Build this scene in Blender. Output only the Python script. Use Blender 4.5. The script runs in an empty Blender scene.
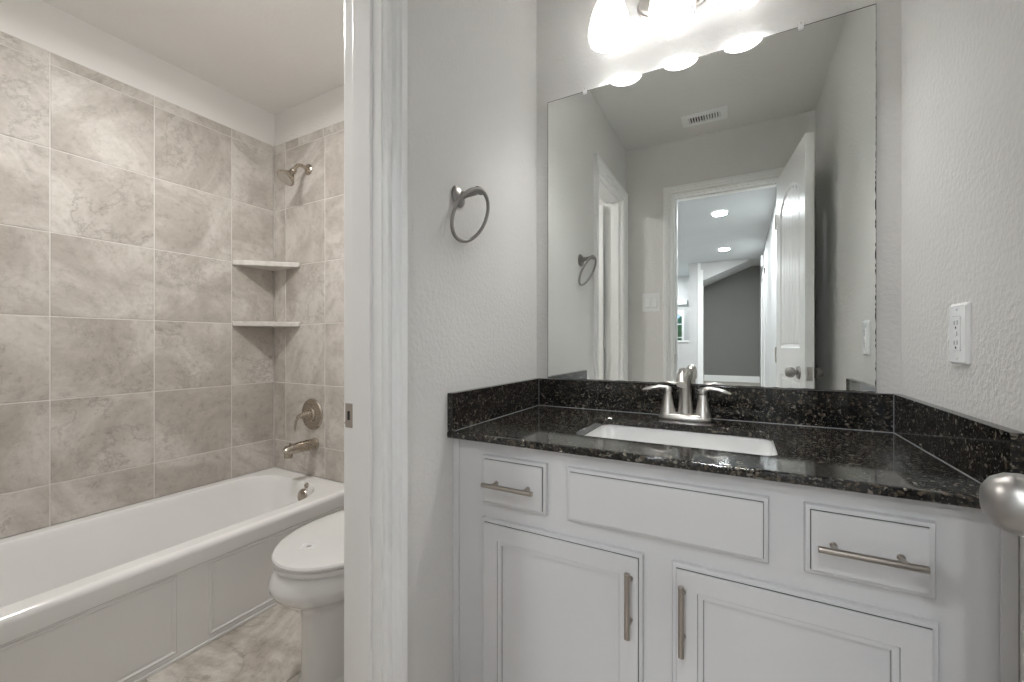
import bpy, bmesh, math, random
from mathutils import Vector, Matrix
random.seed(7)
S = bpy.context.scene
COL = S.collection
PI = math.pi

# ------------------------------------------------------------------ camera
cam_d = bpy.data.cameras.new('camera')
cam = bpy.data.objects.new('camera', cam_d); COL.objects.link(cam)
cam.location = (0, 0, 1.097)
cam.rotation_euler = (PI / 2, 0, math.radians(28.668))
cam_d.sensor_width = 36; cam_d.lens = 418.29 / 1024 * 36
cam_d.shift_y = 2.56 / 1024
cam_d.clip_start = 0.02
S.camera = cam

# ------------------------------------------------------------------ world, exposure
W = bpy.data.worlds.new('World'); S.world = W; W.use_nodes = True
bg = W.node_tree.nodes['Background']
sky = W.node_tree.nodes.new('ShaderNodeTexSky')
sky.sky_type = 'HOSEK_WILKIE'; sky.sun_direction = (0.3, 0.5, 0.8); sky.turbidity = 3
W.node_tree.links.new(sky.outputs[0], bg.inputs[0]); bg.inputs[1].default_value = 3.5
S.view_settings.view_transform = 'Standard'; S.view_settings.look = 'None'
S.view_settings.exposure = 0.68; S.view_settings.gamma = 1.0
S.view_settings.use_curve_mapping = False
cy = S.cycles
cy.max_bounces = 14; cy.diffuse_bounces = 7; cy.glossy_bounces = 7; cy.transmission_bounces = 8
cy.sample_clamp_indirect = 16.0; cy.blur_glossy = 0.6; cy.use_denoising = True

BULB_L = 235.0         # radiance of the three vanity bulbs
TUB_LAMP = 8.9       # watts, ceiling lamp over the tub room
HALL_LAMP = 17.0      # watts, each recessed hall lamp

# ------------------------------------------------------------------ room dimensions
XL, XR, D, H = -0.703, 0.378, 1.485, 2.44
XT, XTA, YE = -2.40, -1.70, 0.01
WT = 0.117                       # wall thickness
ZC = 0.859                       # counter top
YC = 0.9155                      # counter front

# ------------------------------------------------------------------ materials
def nt(name):
    m = bpy.data.materials.new(name); m.use_nodes = True
    t = m.node_tree; b = t.nodes['Principled BSDF']
    return m, t, b
def nd(t, typ, **k):
    n = t.nodes.new(typ)
    for a, v in k.items():
        setattr(n, a, v)
    return n
def ramp(t, stops):
    r = t.nodes.new('ShaderNodeValToRGB'); e = r.color_ramp.elements
    while len(e) < len(stops): e.new(0.5)
    for i, (p, c) in enumerate(stops):
        e[i].position = p; e[i].color = (*c, 1)
    return r
def noise(t, vec, scale, detail=3, rough=0.5, dist=0.0):
    n = t.nodes.new('ShaderNodeTexNoise')
    n.inputs['Scale'].default_value = scale; n.inputs['Detail'].default_value = detail
    n.inputs['Roughness'].default_value = rough; n.inputs['Distortion'].default_value = dist
    if vec is not None: t.links.new(vec, n.inputs['Vector'])
    return n
def plain(name, col, rough=0.5, metal=0.0, bump=0.0, bscale=60, coat=0.0):
    m, t, b = nt(name)
    b.inputs['Roughness'].default_value = rough
    b.inputs['Metallic'].default_value = metal
    b.inputs['Coat Weight'].default_value = coat
    tc = nd(t, 'ShaderNodeTexCoord')
    n = noise(t, tc.outputs['Object'], 2.3, 2)
    r = ramp(t, [(0.3, tuple(c * 0.975 for c in col)), (0.7, tuple(min(1, c * 1.02) for c in col))])
    t.links.new(n.outputs['Fac'], r.inputs[0]); t.links.new(r.outputs[0], b.inputs['Base Color'])
    if bump:
        n2 = noise(t, tc.outputs['Object'], bscale, 2, 0.55)
        bp = nd(t, 'ShaderNodeBump'); bp.inputs['Strength'].default_value = bump; bp.inputs['Distance'].default_value = 0.004
        t.links.new(n2.outputs['Fac'], bp.inputs['Height']); t.links.new(bp.outputs[0], b.inputs['Normal'])
    return m
def metal(name, col, rough):
    m, t, b = nt(name)
    b.inputs['Metallic'].default_value = 1.0
    b.inputs['Base Color'].default_value = (*col, 1)
    tc = nd(t, 'ShaderNodeTexCoord')
    n = noise(t, tc.outputs['Object'], 300, 2)
    mr = nd(t, 'ShaderNodeMapRange'); mr.inputs[3].default_value = rough * 0.85; mr.inputs[4].default_value = rough * 1.15
    t.links.new(n.outputs['Fac'], mr.inputs[0]); t.links.new(mr.outputs[0], b.inputs['Roughness'])
    return m
def stone(name, dark, mid, light, rough=0.35, scale=2.6):
    m, t, b = nt(name)
    tc = nd(t, 'ShaderNodeTexCoord'); at = nd(t, 'ShaderNodeAttribute', attribute_name='tile')
    sc = nd(t, 'ShaderNodeVectorMath', operation='SCALE'); sc.inputs[3].default_value = 9.0
    ad = nd(t, 'ShaderNodeVectorMath', operation='ADD')
    t.links.new(at.outputs['Vector'], sc.inputs[0])
    t.links.new(tc.outputs['Object'], ad.inputs[0]); t.links.new(sc.outputs[0], ad.inputs[1])
    v = ad.outputs[0]
    n1 = noise(t, v, scale, 10, 0.66, 0.9)
    r1 = ramp(t, [(0.30, dark), (0.46, mid), (0.60, light), (0.72, mid)])
    t.links.new(n1.outputs['Fac'], r1.inputs[0])
    # thin crack-like veins and pits
    n2 = noise(t, v, scale * 0.8, 9, 0.66, 0.35)
    r2 = ramp(t, [(0.486, (0, 0, 0)), (0.5, (1, 1, 1)), (0.514, (0, 0, 0))])
    t.links.new(n2.outputs['Fac'], r2.inputs[0])
    n4 = noise(t, v, 1.7, 2)
    r4 = ramp(t, [(0.42, (0, 0, 0)), (0.62, (0.55, 0.55, 0.55))])
    t.links.new(n4.outputs['Fac'], r4.inputs[0])
    mu = nd(t, 'ShaderNodeMath', operation='MULTIPLY')
    t.links.new(r2.outputs[0], mu.inputs[0]); t.links.new(r4.outputs[0], mu.inputs[1])
    mx = nd(t, 'ShaderNodeMixRGB'); mx.inputs[2].default_value = (*[c * 0.72 for c in dark], 1)
    t.links.new(mu.outputs[0], mx.inputs[0]); t.links.new(r1.outputs[0], mx.inputs[1])
    n3 = noise(t, v, 30, 9, 0.8)
    r3 = ramp(t, [(0.30, (0.60, 0.58, 0.56)), (0.45, (0.92, 0.915, 0.91)), (0.6, (1.0, 1.0, 1.0)), (0.75, (1.0, 1.0, 1.0))])
    t.links.new(n3.outputs['Fac'], r3.inputs[0])
    m2 = nd(t, 'ShaderNodeMixRGB', blend_type='MULTIPLY'); m2.inputs[0].default_value = 0.9
    t.links.new(mx.outputs[0], m2.inputs[1]); t.links.new(r3.outputs[0], m2.inputs[2])
    t.links.new(m2.outputs[0], b.inputs['Base Color'])
    b.inputs['Roughness'].default_value = rough
    bp = nd(t, 'ShaderNodeBump'); bp.inputs['Strength'].default_value = 0.08; bp.inputs['Distance'].default_value = 0.003
    t.links.new(n3.outputs['Fac'], bp.inputs['Height']); t.links.new(bp.outputs[0], b.inputs['Normal'])
    return m
def granite():
    m, t, b = nt('black_granite')
    tc = nd(t, 'ShaderNodeTexCoord')
    n0 = noise(t, tc.outputs['Object'], 40, 2)
    mp = nd(t, 'ShaderNodeMixRGB', blend_type='ADD'); mp.inputs[0].default_value = 0.02
    t.links.new(tc.outputs['Object'], mp.inputs[1]); t.links.new(n0.outputs['Color'], mp.inputs[2])
    v = nd(t, 'ShaderNodeTexVoronoi'); v.inputs['Scale'].default_value = 190; v.inputs['Randomness'].default_value = 1
    t.links.new(mp.outputs[0], v.inputs['Vector'])
    sp = nd(t, 'ShaderNodeSeparateColor'); t.links.new(v.outputs['Color'], sp.inputs[0])
    r = ramp(t, [(0.0, (0.006, 0.006, 0.0065)), (0.5, (0.014, 0.013, 0.012)), (0.72, (0.036, 0.031, 0.024)),
                 (0.86, (0.085, 0.068, 0.050)), (0.955, (0.17, 0.155, 0.13))])
    r.color_ramp.interpolation = 'CONSTANT'
    t.links.new(sp.outputs[0], r.inputs[0])
    v2 = nd(t, 'ShaderNodeTexVoronoi'); v2.inputs['Scale'].default_value = 420
    t.links.new(tc.outputs['Object'], v2.inputs['Vector'])
    sp2 = nd(t, 'ShaderNodeSeparateColor'); t.links.new(v2.outputs['Color'], sp2.inputs[0])
    r2 = ramp(t, [(0.0, (0, 0, 0)), (0.88, (0.035, 0.031, 0.026)), (0.965, (0.15, 0.14, 0.125))])
    r2.color_ramp.interpolation = 'CONSTANT'
    t.links.new(sp2.outputs[1], r2.inputs[0])
    mx = nd(t, 'ShaderNodeMixRGB', blend_type='LIGHTEN'); mx.inputs[0].default_value = 1
    t.links.new(r.outputs[0], mx.inputs[1]); t.links.new(r2.outputs[0], mx.inputs[2])
    t.links.new(mx.outputs[0], b.inputs['Base Color'])
    b.inputs['Roughness'].default_value = 0.07
    return m
def mirror_mat():
    m, t, b = nt('mirror_silver')
    b.inputs['Metallic'].default_value = 1.0; b.inputs['Roughness'].default_value = 0.0
    b.inputs['Base Color'].default_value = (0.86, 0.885, 0.865, 1)
    return m
def glass_shade():
    m, t, b = nt('frosted_alabaster_glass')
    tc = nd(t, 'ShaderNodeTexCoord')
    n = noise(t, tc.outputs['Object'], 22, 4, 0.6, 2.5)
    r = ramp(t, [(0.35, (0.72, 0.72, 0.72)), (0.65, (0.88, 0.876, 0.87))])
    t.links.new(n.outputs['Fac'], r.inputs[0]); t.links.new(r.outputs[0], b.inputs['Base Color'])
    b.inputs['Roughness'].default_value = 0.25
    tr = nd(t, 'ShaderNodeBsdfTranslucent'); 
    r2 = ramp(t, [(0.35, (0.12, 0.12, 0.12)), (0.65, (0.18, 0.1795, 0.178))])
    t.links.new(n.outputs['Fac'], r2.inputs[0]); t.links.new(r2.outputs[0], tr.inputs[0])
    tp = nd(t, 'ShaderNodeBsdfTransparent')
    mx = nd(t, 'ShaderNodeMixShader'); mx.inputs[0].default_value = 0.55
    m2 = nd(t, 'ShaderNodeMixShader'); m2.inputs[0].default_value = 0.0
    out = t.nodes['Material Output']
    t.links.new(b.outputs[0], mx.inputs[1]); t.links.new(tr.outputs[0], mx.inputs[2])
    t.links.new(mx.outputs[0], m2.inputs[1]); t.links.new(tp.outputs[0], m2.inputs[2])
    t.links.new(m2.outputs[0], out.inputs[0])
    return m
def emit(name, col, s):
    m, t, b = nt(name)
    b.inputs['Base Color'].default_value = (*col, 1)
    b.inputs['Emission Color'].default_value = (*col, 1); b.inputs['Emission Strength'].default_value = s
    return m
def clear(name, col=(1, 1, 1), rough=0.02):
    m, t, b = nt(name)
    b.inputs['Base Color'].default_value = (*col, 1); b.inputs['Transmission Weight'].default_value = 1.0
    b.inputs['Roughness'].default_value = rough; b.inputs['IOR'].default_value = 1.45
    return m

M_WALL = plain('wall_paint', (0.74, 0.730, 0.712), 0.7, bump=0.62, bscale=85)
M_TWALL = plain('tub_room_paint', (0.80, 0.788, 0.772), 0.7, bump=0.12, bscale=105)
M_CEIL = plain('ceiling_paint', (0.78, 0.768, 0.75), 0.85, bump=0.5, bscale=60)
M_TRIM = plain('white_trim_paint', (0.90, 0.90, 0.895), 0.32)
M_CAB = plain('cabinet_paint', (0.61, 0.604, 0.608), 0.38)
M_GLAZE = plain('dark_glaze_line', (0.06, 0.057, 0.055), 0.5)
M_GRAN = granite()
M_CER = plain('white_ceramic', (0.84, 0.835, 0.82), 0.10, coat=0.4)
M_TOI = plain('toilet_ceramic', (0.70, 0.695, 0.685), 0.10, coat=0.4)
M_ACR = plain('white_acrylic', (0.83, 0.825, 0.815), 0.14, coat=0.3)
M_NICK = metal('brushed_nickel', (0.62, 0.595, 0.565), 0.33)
M_KNOB = metal('satin_nickel_knob', (0.36, 0.345, 0.33), 0.38)
M_PULL = metal('satin_nickel_pull', (0.42, 0.38, 0.34), 0.33)
M_NICK_TUBLIT = metal('nickel_tub_light_tone', (0.46, 0.41, 0.35), 0.27)  # same brushed nickel, the tub room's warm dim light put into its colour
M_DARK = plain('dark_gap', (0.012, 0.011, 0.010), 0.7)
M_TILE = stone('stone_tile', (0.38, 0.342, 0.302), (0.475, 0.437, 0.396), (0.63, 0.595, 0.555), 0.5)
M_SHELF = stone('shelf_stone', (0.52, 0.49, 0.455), (0.60, 0.57, 0.535), (0.70, 0.675, 0.64), 0.4)
M_FTILE = stone('floor_stone', (0.33, 0.285, 0.24), (0.50, 0.455, 0.405), (0.70, 0.66, 0.61), 0.3, 3.2)
M_GROUT = plain('light_grout', (0.66, 0.635, 0.60), 0.85)
M_MIRROR = mirror_mat()
M_SHADE = glass_shade()
M_BULB = emit('lit_bulb', (1.0, 0.995, 0.985), BULB_L)
M_PLASTIC = plain('white_plastic', (0.88, 0.88, 0.885), 0.16)
M_CLEAR = clear('clear_plastic', (0.97, 0.97, 0.97), 0.1)
M_HALL = plain('hall_wall_paint', (0.62, 0.62, 0.62), 0.7, bump=0.2, bscale=80)
M_GREY = plain('grey_wall_paint', (0.195, 0.195, 0.182), 0.75, bump=0.2, bscale=80)
M_HCEIL = plain('hall_ceiling_paint', (0.58, 0.60, 0.61), 0.85, bump=0.3, bscale=60)
M_CARPET = plain('hall_carpet', (0.42, 0.39, 0.35), 0.95, bump=0.6, bscale=260)
M_LED = emit('lit_lamp_lens', (0.95, 0.98, 1.0), 14.0)
M_LEAF = plain('hedge_leaves', (0.16, 0.36, 0.14), 0.6, bump=0.8, bscale=20)
M_GLASS = clear('window_glass', (0.95, 1.0, 0.99), 0.0)

# ------------------------------------------------------------------ mesh builder
class B:
    def __init__(self):
        self.bm = bmesh.new(); self.lay = None
    def tilelayer(self):
        self.lay = self.bm.loops.layers.float_color.new('tile'); return self
    def _mark(self, faces, mat, rnd=None):
        for f in faces:
            f.material_index = mat
            if self.lay and rnd:
                for l in f.loops: l[self.lay] = (*rnd, 1)
    def box(self, x0, x1, y0, y1, z0, z1, bev=0.0, mat=0, seg=2, rnd=None):
        x0, x1 = min(x0, x1), max(x0, x1); y0, y1 = min(y0, y1), max(y0, y1); z0, z1 = min(z0, z1), max(z0, z1)
        g = bmesh.ops.create_cube(self.bm, size=1.0)
        vs = g['verts']
        for v in vs:
            v.co = Vector(((x0 + x1) / 2 + v.co.x * (x1 - x0), (y0 + y1) / 2 + v.co.y * (y1 - y0), (z0 + z1) / 2 + v.co.z * (z1 - z0)))
        fs = {f for v in vs for f in v.link_faces}
        if bev > 0:
            es = {e for v in vs for e in v.link_edges}
            r = bmesh.ops.bevel(self.bm, geom=list(es) + list(vs), offset=bev, segments=seg, profile=0.5, affect='EDGES')
            fs = set(r['faces']) | {f for v in r['verts'] for f in v.link_faces}
        self._mark(fs, mat, rnd)
        return self
    def loft(self, loops, cap0=False, cap1=False, closed=True, mats=None, mat=0):
        V = [[self.bm.verts.new(Vector(p)) for p in lp] for lp in loops]
        n = len(V[0])
        for k in range(len(V) - 1):
            a, b = V[k], V[k + 1]
            for i in range(n if closed else n - 1):
                j = (i + 1) % n
                try:
                    f = self.bm.faces.new((a[i], a[j], b[j], b[i])); f.material_index = mats[k] if mats else mat
                except ValueError: pass
        if cap0: self.bm.faces.new(V[0][::-1]).material_index = mats[0] if mats else mat
        if cap1: self.bm.faces.new(V[-1]).material_index = mats[-1] if mats else mat
        return self
    def tube(self, pts, r, n=14, cap=True, flat=None, mat=0):
        pts = [Vector(p) for p in pts]
        rs = r if isinstance(r, (list, tuple)) else [r] * len(pts)
        loops = []; up = None
        for i, p in enumerate(pts):
            if i == 0: d = pts[1] - pts[0]
            elif i == len(pts) - 1: d = pts[-1] - pts[-2]
            else: d = (pts[i + 1] - p).normalized() + (p - pts[i - 1]).normalized()
            d.normalize()
            if up is None:
                up = Vector((0, 0, 1)) if abs(d.z) < 0.9 else Vector((0, 1, 0))
            s = d.cross(up); s.normalize(); up = s.cross(d); up.normalize()
            fa, fb = flat[i] if flat else (1, 1)
            loops.append([p + s * (math.cos(a) * rs[i] * fa) + up * (math.sin(a) * rs[i] * fb) for a in [2 * PI * k / n for k in range(n)]])
        return self.loft(loops, cap, cap, mat=mat)
    def ring(self, c, u, v, R, r, n=64, m=10, mat=0):
        c, u, v = Vector(c), Vector(u).normalized(), Vector(v).normalized(); w = u.cross(v)
        loops = []
        for k in range(n):
            a = 2 * PI * k / n; d = u * math.cos(a) + v * math.sin(a)
            loops.append([c + d * (R + r * math.cos(t)) + w * (r * math.sin(t)) for t in [2 * PI * q / m for q in range(m)]])
        loops.append(loops[0])
        return self.loft(loops, mat=mat)
    def lathe(self, prof, o, ax=(0, 0, 1), n=32, cap0=True, cap1=True, sx=1.0, mat=0):
        o, ax = Vector(o), Vector(ax).normalized()
        s = ax.cross(Vector((0, 0, 1))) if abs(ax.z) < 0.9 else Vector((1, 0, 0))
        s.normalize(); t = ax.cross(s)
        loops = [[o + ax * h + (s * math.cos(a) * sx + t * math.sin(a)) * max(r, 1e-4) for a in [2 * PI * k / n for k in range(n)]] for r, h in prof]
        return self.loft(loops, cap0, cap1, mat=mat)
    def xform(self, M):
        bmesh.ops.transform(self.bm, matrix=M, verts=self.bm.verts); return self
    def out(self, name, mats, parent=None, smooth=35):
        bm = self.bm
        bmesh.ops.remove_doubles(bm, verts=bm.verts, dist=1e-6)
        bmesh.ops.recalc_face_normals(bm, faces=bm.faces)
        if parent is not None:
            o = root_loc(parent)
            bmesh.ops.translate(bm, verts=bm.verts, vec=-o)
        me = bpy.data.meshes.new(name); bm.to_mesh(me); bm.free()
        for m in (mats if isinstance(mats, (list, tuple)) else [mats]): me.materials.append(m)
        if smooth:
            me.polygons.foreach_set('use_smooth', [True] * len(me.polygons))
            me.set_sharp_from_angle(angle=math.radians(smooth))
        ob = bpy.data.objects.new(name, me); COL.objects.link(ob)
        if smooth:
            wn = ob.modifiers.new('weighted_normals', 'WEIGHTED_NORMAL'); wn.keep_sharp = True; wn.weight = 100
        if parent is not None: ob.parent = parent
        return ob
def root_loc(o):
    v = Vector((0, 0, 0))
    while o is not None:
        v += Vector(o.location); o = o.parent
    return v
def tag(o, label, cat, group=None, kind=None):
    o['label'] = label; o['category'] = cat
    if group: o['group'] = group
    if kind: o['kind'] = kind
    return o
def thing(name, loc, label, cat, group=None, kind=None):
    o = bpy.data.objects.new(name, None); COL.objects.link(o); o.location = loc; o.empty_display_size = 0.05
    return tag(o, label, cat, group, kind)
def struct(name, b, mats, label, cat, smooth=35):
    return tag(b.out(name, mats, smooth=smooth), label, cat, kind='structure')

def rrect(x0, x1, y0, y1, r, z, k=6, rs=None):
    """rounded rectangle loop, counter-clockwise from the (x1,y0) corner"""
    rs = rs or (r, r, r, r)
    cs = [(x1, y0, -PI / 2, -1, 1), (x1, y1, 0, -1, -1), (x0, y1, PI / 2, 1, -1), (x0, y0, PI, 1, 1)]
    L = []
    for (x, y, a0, sx, sy), q in zip(cs, rs):
        cx, cyy = x + sx * q, y + sy * q
        for i in range(k + 1):
            a = a0 + PI / 2 * i / k
            L.append((cx + q * math.cos(a), cyy + q * math.sin(a), z))
    return L
def rect_as(x0, x1, y0, y1, z, k=6):
    L = []
    for c in [(x1, y0), (x1, y1), (x0, y1), (x0, y0)]:
        L += [(c[0], c[1], z)] * (k + 1)
    return L

# ------------------------------------------------------------------ setting: shell
yb = D + 0.1
b = B().box(XT - 0.1, XR + 0.1, -0.106, yb, -0.06, -0.004, mat=1)
b.tilelayer()
TS = 0.457
x = XR - 0.30
while x > XTA - 0.2:
    y = 1.08 + TS
    while y > -0.2:
        xa, xb_, ya, yb2 = max(x - TS + 0.0015, XTA - 0.03), min(x - 0.0015, XR), max(y - TS + 0.0015, -0.105), min(y - 0.0015, D)
        if xb_ - xa > 0.02 and yb2 - ya > 0.02:
            b.box(xa, xb_, ya, yb2, -0.004, 0.0, 0.0008, 0, 1, (random.random(), random.random(), random.random()))
        y -= TS
    x -= TS
b.box(XR - 0.30 + 0.0015, XR, -0.105, D, -0.004, 0, 0, 0, 1, (0.3, 0.6, 0.1))
struct('floor', b, [M_FTILE, M_GROUT], 'beige veined stone tile floor of the bathroom', 'floor')

struct('ceiling', B().box(XT - 0.1, XR + 0.1, -0.107, yb, H, H + 0.08), M_CEIL, 'textured off-white ceiling over the bathroom', 'ceiling')
struct('wall_back', B().box(XT - 0.1, XR + 0.1, D, yb, -0.06, H), M_WALL, 'textured greige wall behind the mirror and the shower head', 'wall')
struct('wall_right', B().box(XR, XR + 0.1, -0.107, D, -0.06, H), M_WALL, 'textured greige wall that carries the outlet', 'wall')
b = B().box(XL - WT, XL, 0.69, D, -0.004, H).box(XL - WT, XL, YE, 0.69, 2.08, H).box(XL - WT, XL, YE, 0.085, -0.004, 2.08)
struct('wall_left', b, M_WALL, 'textured greige wall between vanity and tub room, carrying the towel ring', 'wall')
b = B().box(XT - 0.1, -0.4, YE - WT, YE, -0.06, H).box(0.247, XR, YE - WT, YE, -0.06, H).box(-0.4, 0.247, YE - WT, YE, 2.085, H)
struct('wall_front', b, M_WALL, 'greige wall around the entry doorway, seen in the mirror', 'wall')
struct('wall_tub_side', B().box(XT - 0.1, XT, YE, D, -0.06, H), M_TWALL, 'painted wall above the tile along the tub', 'wall')

# tile surrounds
def tiles(axis, uu, zz, skip=None, strip=None):
    b = B().tilelayer()
    g = 0.0021
    def put(u0, u1, z0, z1):
        rnd = (random.random(), random.random(), random.random())
        if axis == 'x': b.box(XT + 0.001, XT + 0.008, u0 + g, u1 - g, z0 + g, z1 - g, 0.0012, 0, 1, rnd)
        else: b.box(u0 + g, u1 - g, D - 0.008, D - 0.001, z0 + g, z1 - g, 0.0012, 0, 1, rnd)
    for i in range(len(zz) - 1):
        us = strip if (strip and i == len(zz) - 2) else uu
        for k in range(len(us) - 1): put(us[k], us[k + 1], zz[i], zz[i + 1])
    if axis == 'x': b.box(XT, XT + 0.0065, uu[0], uu[-1], zz[0], zz[-1], mat=1)
    else: b.box(uu[0], uu[-1], D - 0.0065, D, zz[0], zz[-1], mat=1)
    return b
ZZ = [0.3765, 0.541, 0.874, 1.205, 1.537, 1.868, 2.202, 2.25]
struct('wall_tile_tub_side', tiles('x', [YE + 0.001, 0.238, 0.574, 0.909, 1.246, D - 0.009], ZZ), [M_TILE, M_GROUT], 'beige travertine-look square tiles along the length of the tub', 'wall tile')
struct('wall_tile_back', tiles('y', [XT + 0.009, -2.281, -1.944, -1.607], ZZ, strip=[XT + 0.009, -2.287, -2.165, -1.958, -1.76, -1.607]), [M_TILE, M_GROUT], 'beige travertine-look tiles under the shower head', 'wall tile')

# ------------------------------------------------------------------ door frames
PROF = [(w * 0.0605 / 0.084, t) for w, t in ((0.0, 0.0), (0.0, 0.008), (0.004, 0.0115), (0.018, 0.012), (0.0215, 0.007), (0.028, 0.007), (0.036, 0.0145), (0.046, 0.018), (0.051, 0.0135), (0.055, 0.019), (0.079, 0.020), (0.084, 0.016), (0.084, 0.0))]
def casing(b, a0, a1, zt, pos, axis):
    """mitred door casing round the opening a0..a1; pos(t) gives the coordinate across the wall"""
    loops = []
    for w, t in PROF:
        pts = [(a0 - w, 0.0), (a0 - w, zt + w), (a1 + w, zt + w), (a1 + w, 0.0)]
        loops.append([(pos(t), a, z) if axis == 'x' else (a, pos(t), z) for a, z in pts])
    b.loft(loops, closed=False)
    return b
# left wall opening (to the tub room): jamb faces 0.10 .. 0.678, head 2.068
b = B()
b.box(XL - WT, XL, 0.678, 0.6905, 0, 2.08, 0.001).box(XL - WT, XL, 0.0845, 0.10, 0, 2.08, 0.001).box(XL - WT, XL, 0.10, 0.678, 2.068, 2.08, 0.001)
sx0, sx1 = XL - 0.082, XL - 0.026
b.box(sx0, sx1, 0.669, 0.678, 0, 2.068, 0.0015).box(sx0, sx1, 0.10, 0.109, 0, 2.068, 0.0015).box(sx0, sx1, 0.109, 0.669, 2.059, 2.068, 0.0015)
casing(b, 0.095, 0.6835, 2.074, lambda t: XL + t, 'x')
b.box(XL - WT - 0.012, XL - WT, 0.6835, 0.745, 0, 2.135, 0.003).box(XL - WT - 0.012, XL - WT, 0.034, 0.094, 0, 2.135, 0.003).box(XL - WT - 0.012, XL - WT, 0.094, 0.6835, 2.074, 2.135, 0.003)
tr1 = struct('trim_1', b, M_TRIM, 'white moulded door frame between the vanity and the tub room', 'door frame', smooth=0)
sp = B().box(XL - WT + 0.003, XL - WT + 0.030, 0.6755, 0.6782, 0.90, 0.957, 0.0008)
sp.tube([(XL - WT + 0.003, 0.677, 0.91), (XL - WT - 0.004, 0.680, 0.91)], 0.002, 6)
sp.box(XL - WT + 0.011, XL - WT + 0.019, 0.6750, 0.6756, 0.918, 0.939, mat=1)
sp.out('strike_plate', [M_PULL, M_DARK], tr1)['label'] = 'nickel strike plate'
# entry opening: X -0.386 .. 0.232
b = B()
b.box(-0.4005, -0.386, YE - WT, YE, 0, 2.085, 0.001).box(0.232, 0.2475, YE - WT, YE, 0, 2.085, 0.001).box(-0.386, 0.232, YE - WT, YE, 2.07, 2.0855, 0.001)
b.box(-0.386, -0.375, YE - 0.075, YE - 0.038, 0, 2.07, 0.0015).box(0.221, 0.232, YE - 0.075, YE - 0.038, 0, 2.07, 0.0015).box(-0.375, 0.221, YE - 0.075, YE - 0.038, 2.059, 2.07, 0.0015)
casing(b, -0.392, 0.238, 2.076, lambda t: YE + t, 'y')
b.box(-0.453, -0.392, YE - WT - 0.012, YE - WT, 0, 2.136, 0.003).box(0.238, 0.288, YE - WT - 0.012, YE - WT, 0, 2.136, 0.003).box(-0.392, 0.238, YE - WT - 0.012, YE - WT, 2.076, 2.136, 0.003)
tr2 = struct('trim_2', b, M_TRIM, 'white moulded frame of the entry doorway seen in the mirror', 'door frame', smooth=0)
B().box(-0.3862, -0.383, YE - 0.036, YE - 0.006, 0.965, 1.025, 0.0008).out('strike_plate', [M_NICK], tr2)['label'] = 'nickel strike plate'

# ------------------------------------------------------------------ entry door leaf (opened against the right wall)
th = math.radians(6.8)
def leafM():
    u = Vector((math.sin(th), math.cos(th), 0)); n = Vector((math.cos(th), -math.sin(th), 0))
    M = Matrix.Identity(4)
    for i in range(3):
        M[i][0] = u[i]; M[i][1] = n[i]; M[i][2] = (0, 0, 1)[i]; M[i][3] = (0.187, 0.02, 0.0)[i]
    return M
LW = 0.612
d1 = thing('door_1', (0.187, 0.02, 0), 'white plank-panel entry door standing open against the outlet wall', 'door', kind='structure')
def door_face(b, W, z0, z1, nf, nb, midz, arch=True):
    """stile-and-rail layer with two openings, local (u, n, z)"""
    for (za, zb, top) in ((z0, midz, False), (midz, z1, True)):
        u0, u1 = 0.10, W - 0.10
        o0 = za + (0.22 if not top else 0.075); o1 = zb - (0.075 if not top else 0.13)
        k = 8
        inner = [(u0, o0), (u1, o0)]
        rise = 0.07 if (top and arch) else 0.0
        arcs = [(u1 + (u0 - u1) * i / k, o1 - rise + rise * math.sin(PI * i / k)) for i in range(k + 1)]
        inner += arcs
        outer = [(0, za), (W, za)] + [(W + (0 - W) * i / k, zb) for i in range(k + 1)]
        def L(P, n): return [(p[0], n, p[1]) for p in P]
        cu, cz = (u0 + u1) / 2, (o0 + o1) / 2
        def ins(P, dd): return [(cu + (p[0] - cu) * (1 - dd / (u1 - u0) * 2), cz + (p[1] - cz) * (1 - dd / (o1 - o0) * 2)) for p in P]
        b.loft([L(outer, nb), L(outer, nf), L(inner, nf), L(ins(inner, 0.006), nf + 0.004), L(ins(inner, 0.012), nf + 0.0045), L(ins(inner, 0.02), nb)])
        # planks
        npk = 6; pu0, pu1 = u0 + 0.02, u1 - 0.02
        for i in range(npk):
            a, c = pu0 + (pu1 - pu0) * i / npk, pu0 + (pu1 - pu0) * (i + 1) / npk
            m_ = ((a + c) / 2 - cu) / (u1 - u0) * 2
            zt = o1 - rise * (1 - math.cos(m_ * PI / 2)) - 0.02
            b.box(a, c, nf + 0.003, nb + 0.002, o0 + 0.02, zt, 0.0035, seg=1)
b = B().box(0, LW, 0.009, 0.035, 0.012, 2.062)
door_face(b, LW, 0.012, 2.062, 0.0, 0.0095, 1.0)
b.xform(leafM()).out('leaf', M_TRIM, d1, smooth=0)
def knob(name, u, z, side, M, parent, prot=0.041):
    """door knob on the given side (-1 = room face)"""
    n0 = 0.0 if side < 0 else 0.035
    ax = (0, side, 0)
    b = B()
    b.lathe([(0.032, 0.0), (0.032, 0.004), (0.029, 0.008), (0.016, 0.0095)], (u, n0, z), ax, 32)
    s = prot / 0.041
    b.lathe([(0.0125, 0.006), (0.011, 0.014), (0.012, 0.018 * s), (0.0175, 0.0205 * s), (0.0236, 0.0275 * s), (0.0262, 0.037 * s), (0.0255, 0.047 * s), (0.0212, 0.056 * s), (0.014, 0.0615 * s), (0.004, 0.063 * s)], (u, n0, z), ax, 40)
    return b.xform(M).out(name, M_KNOB, parent)
KU = 0.507
k1 = knob('door_knob', KU, 0.958, -1, leafM(), d1, 0.0378); k1['label'] = 'satin nickel knob'
k2 = knob('door_knob', KU, 0.958, 1, leafM(), d1); k2['label'] = 'satin nickel knob'
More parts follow.
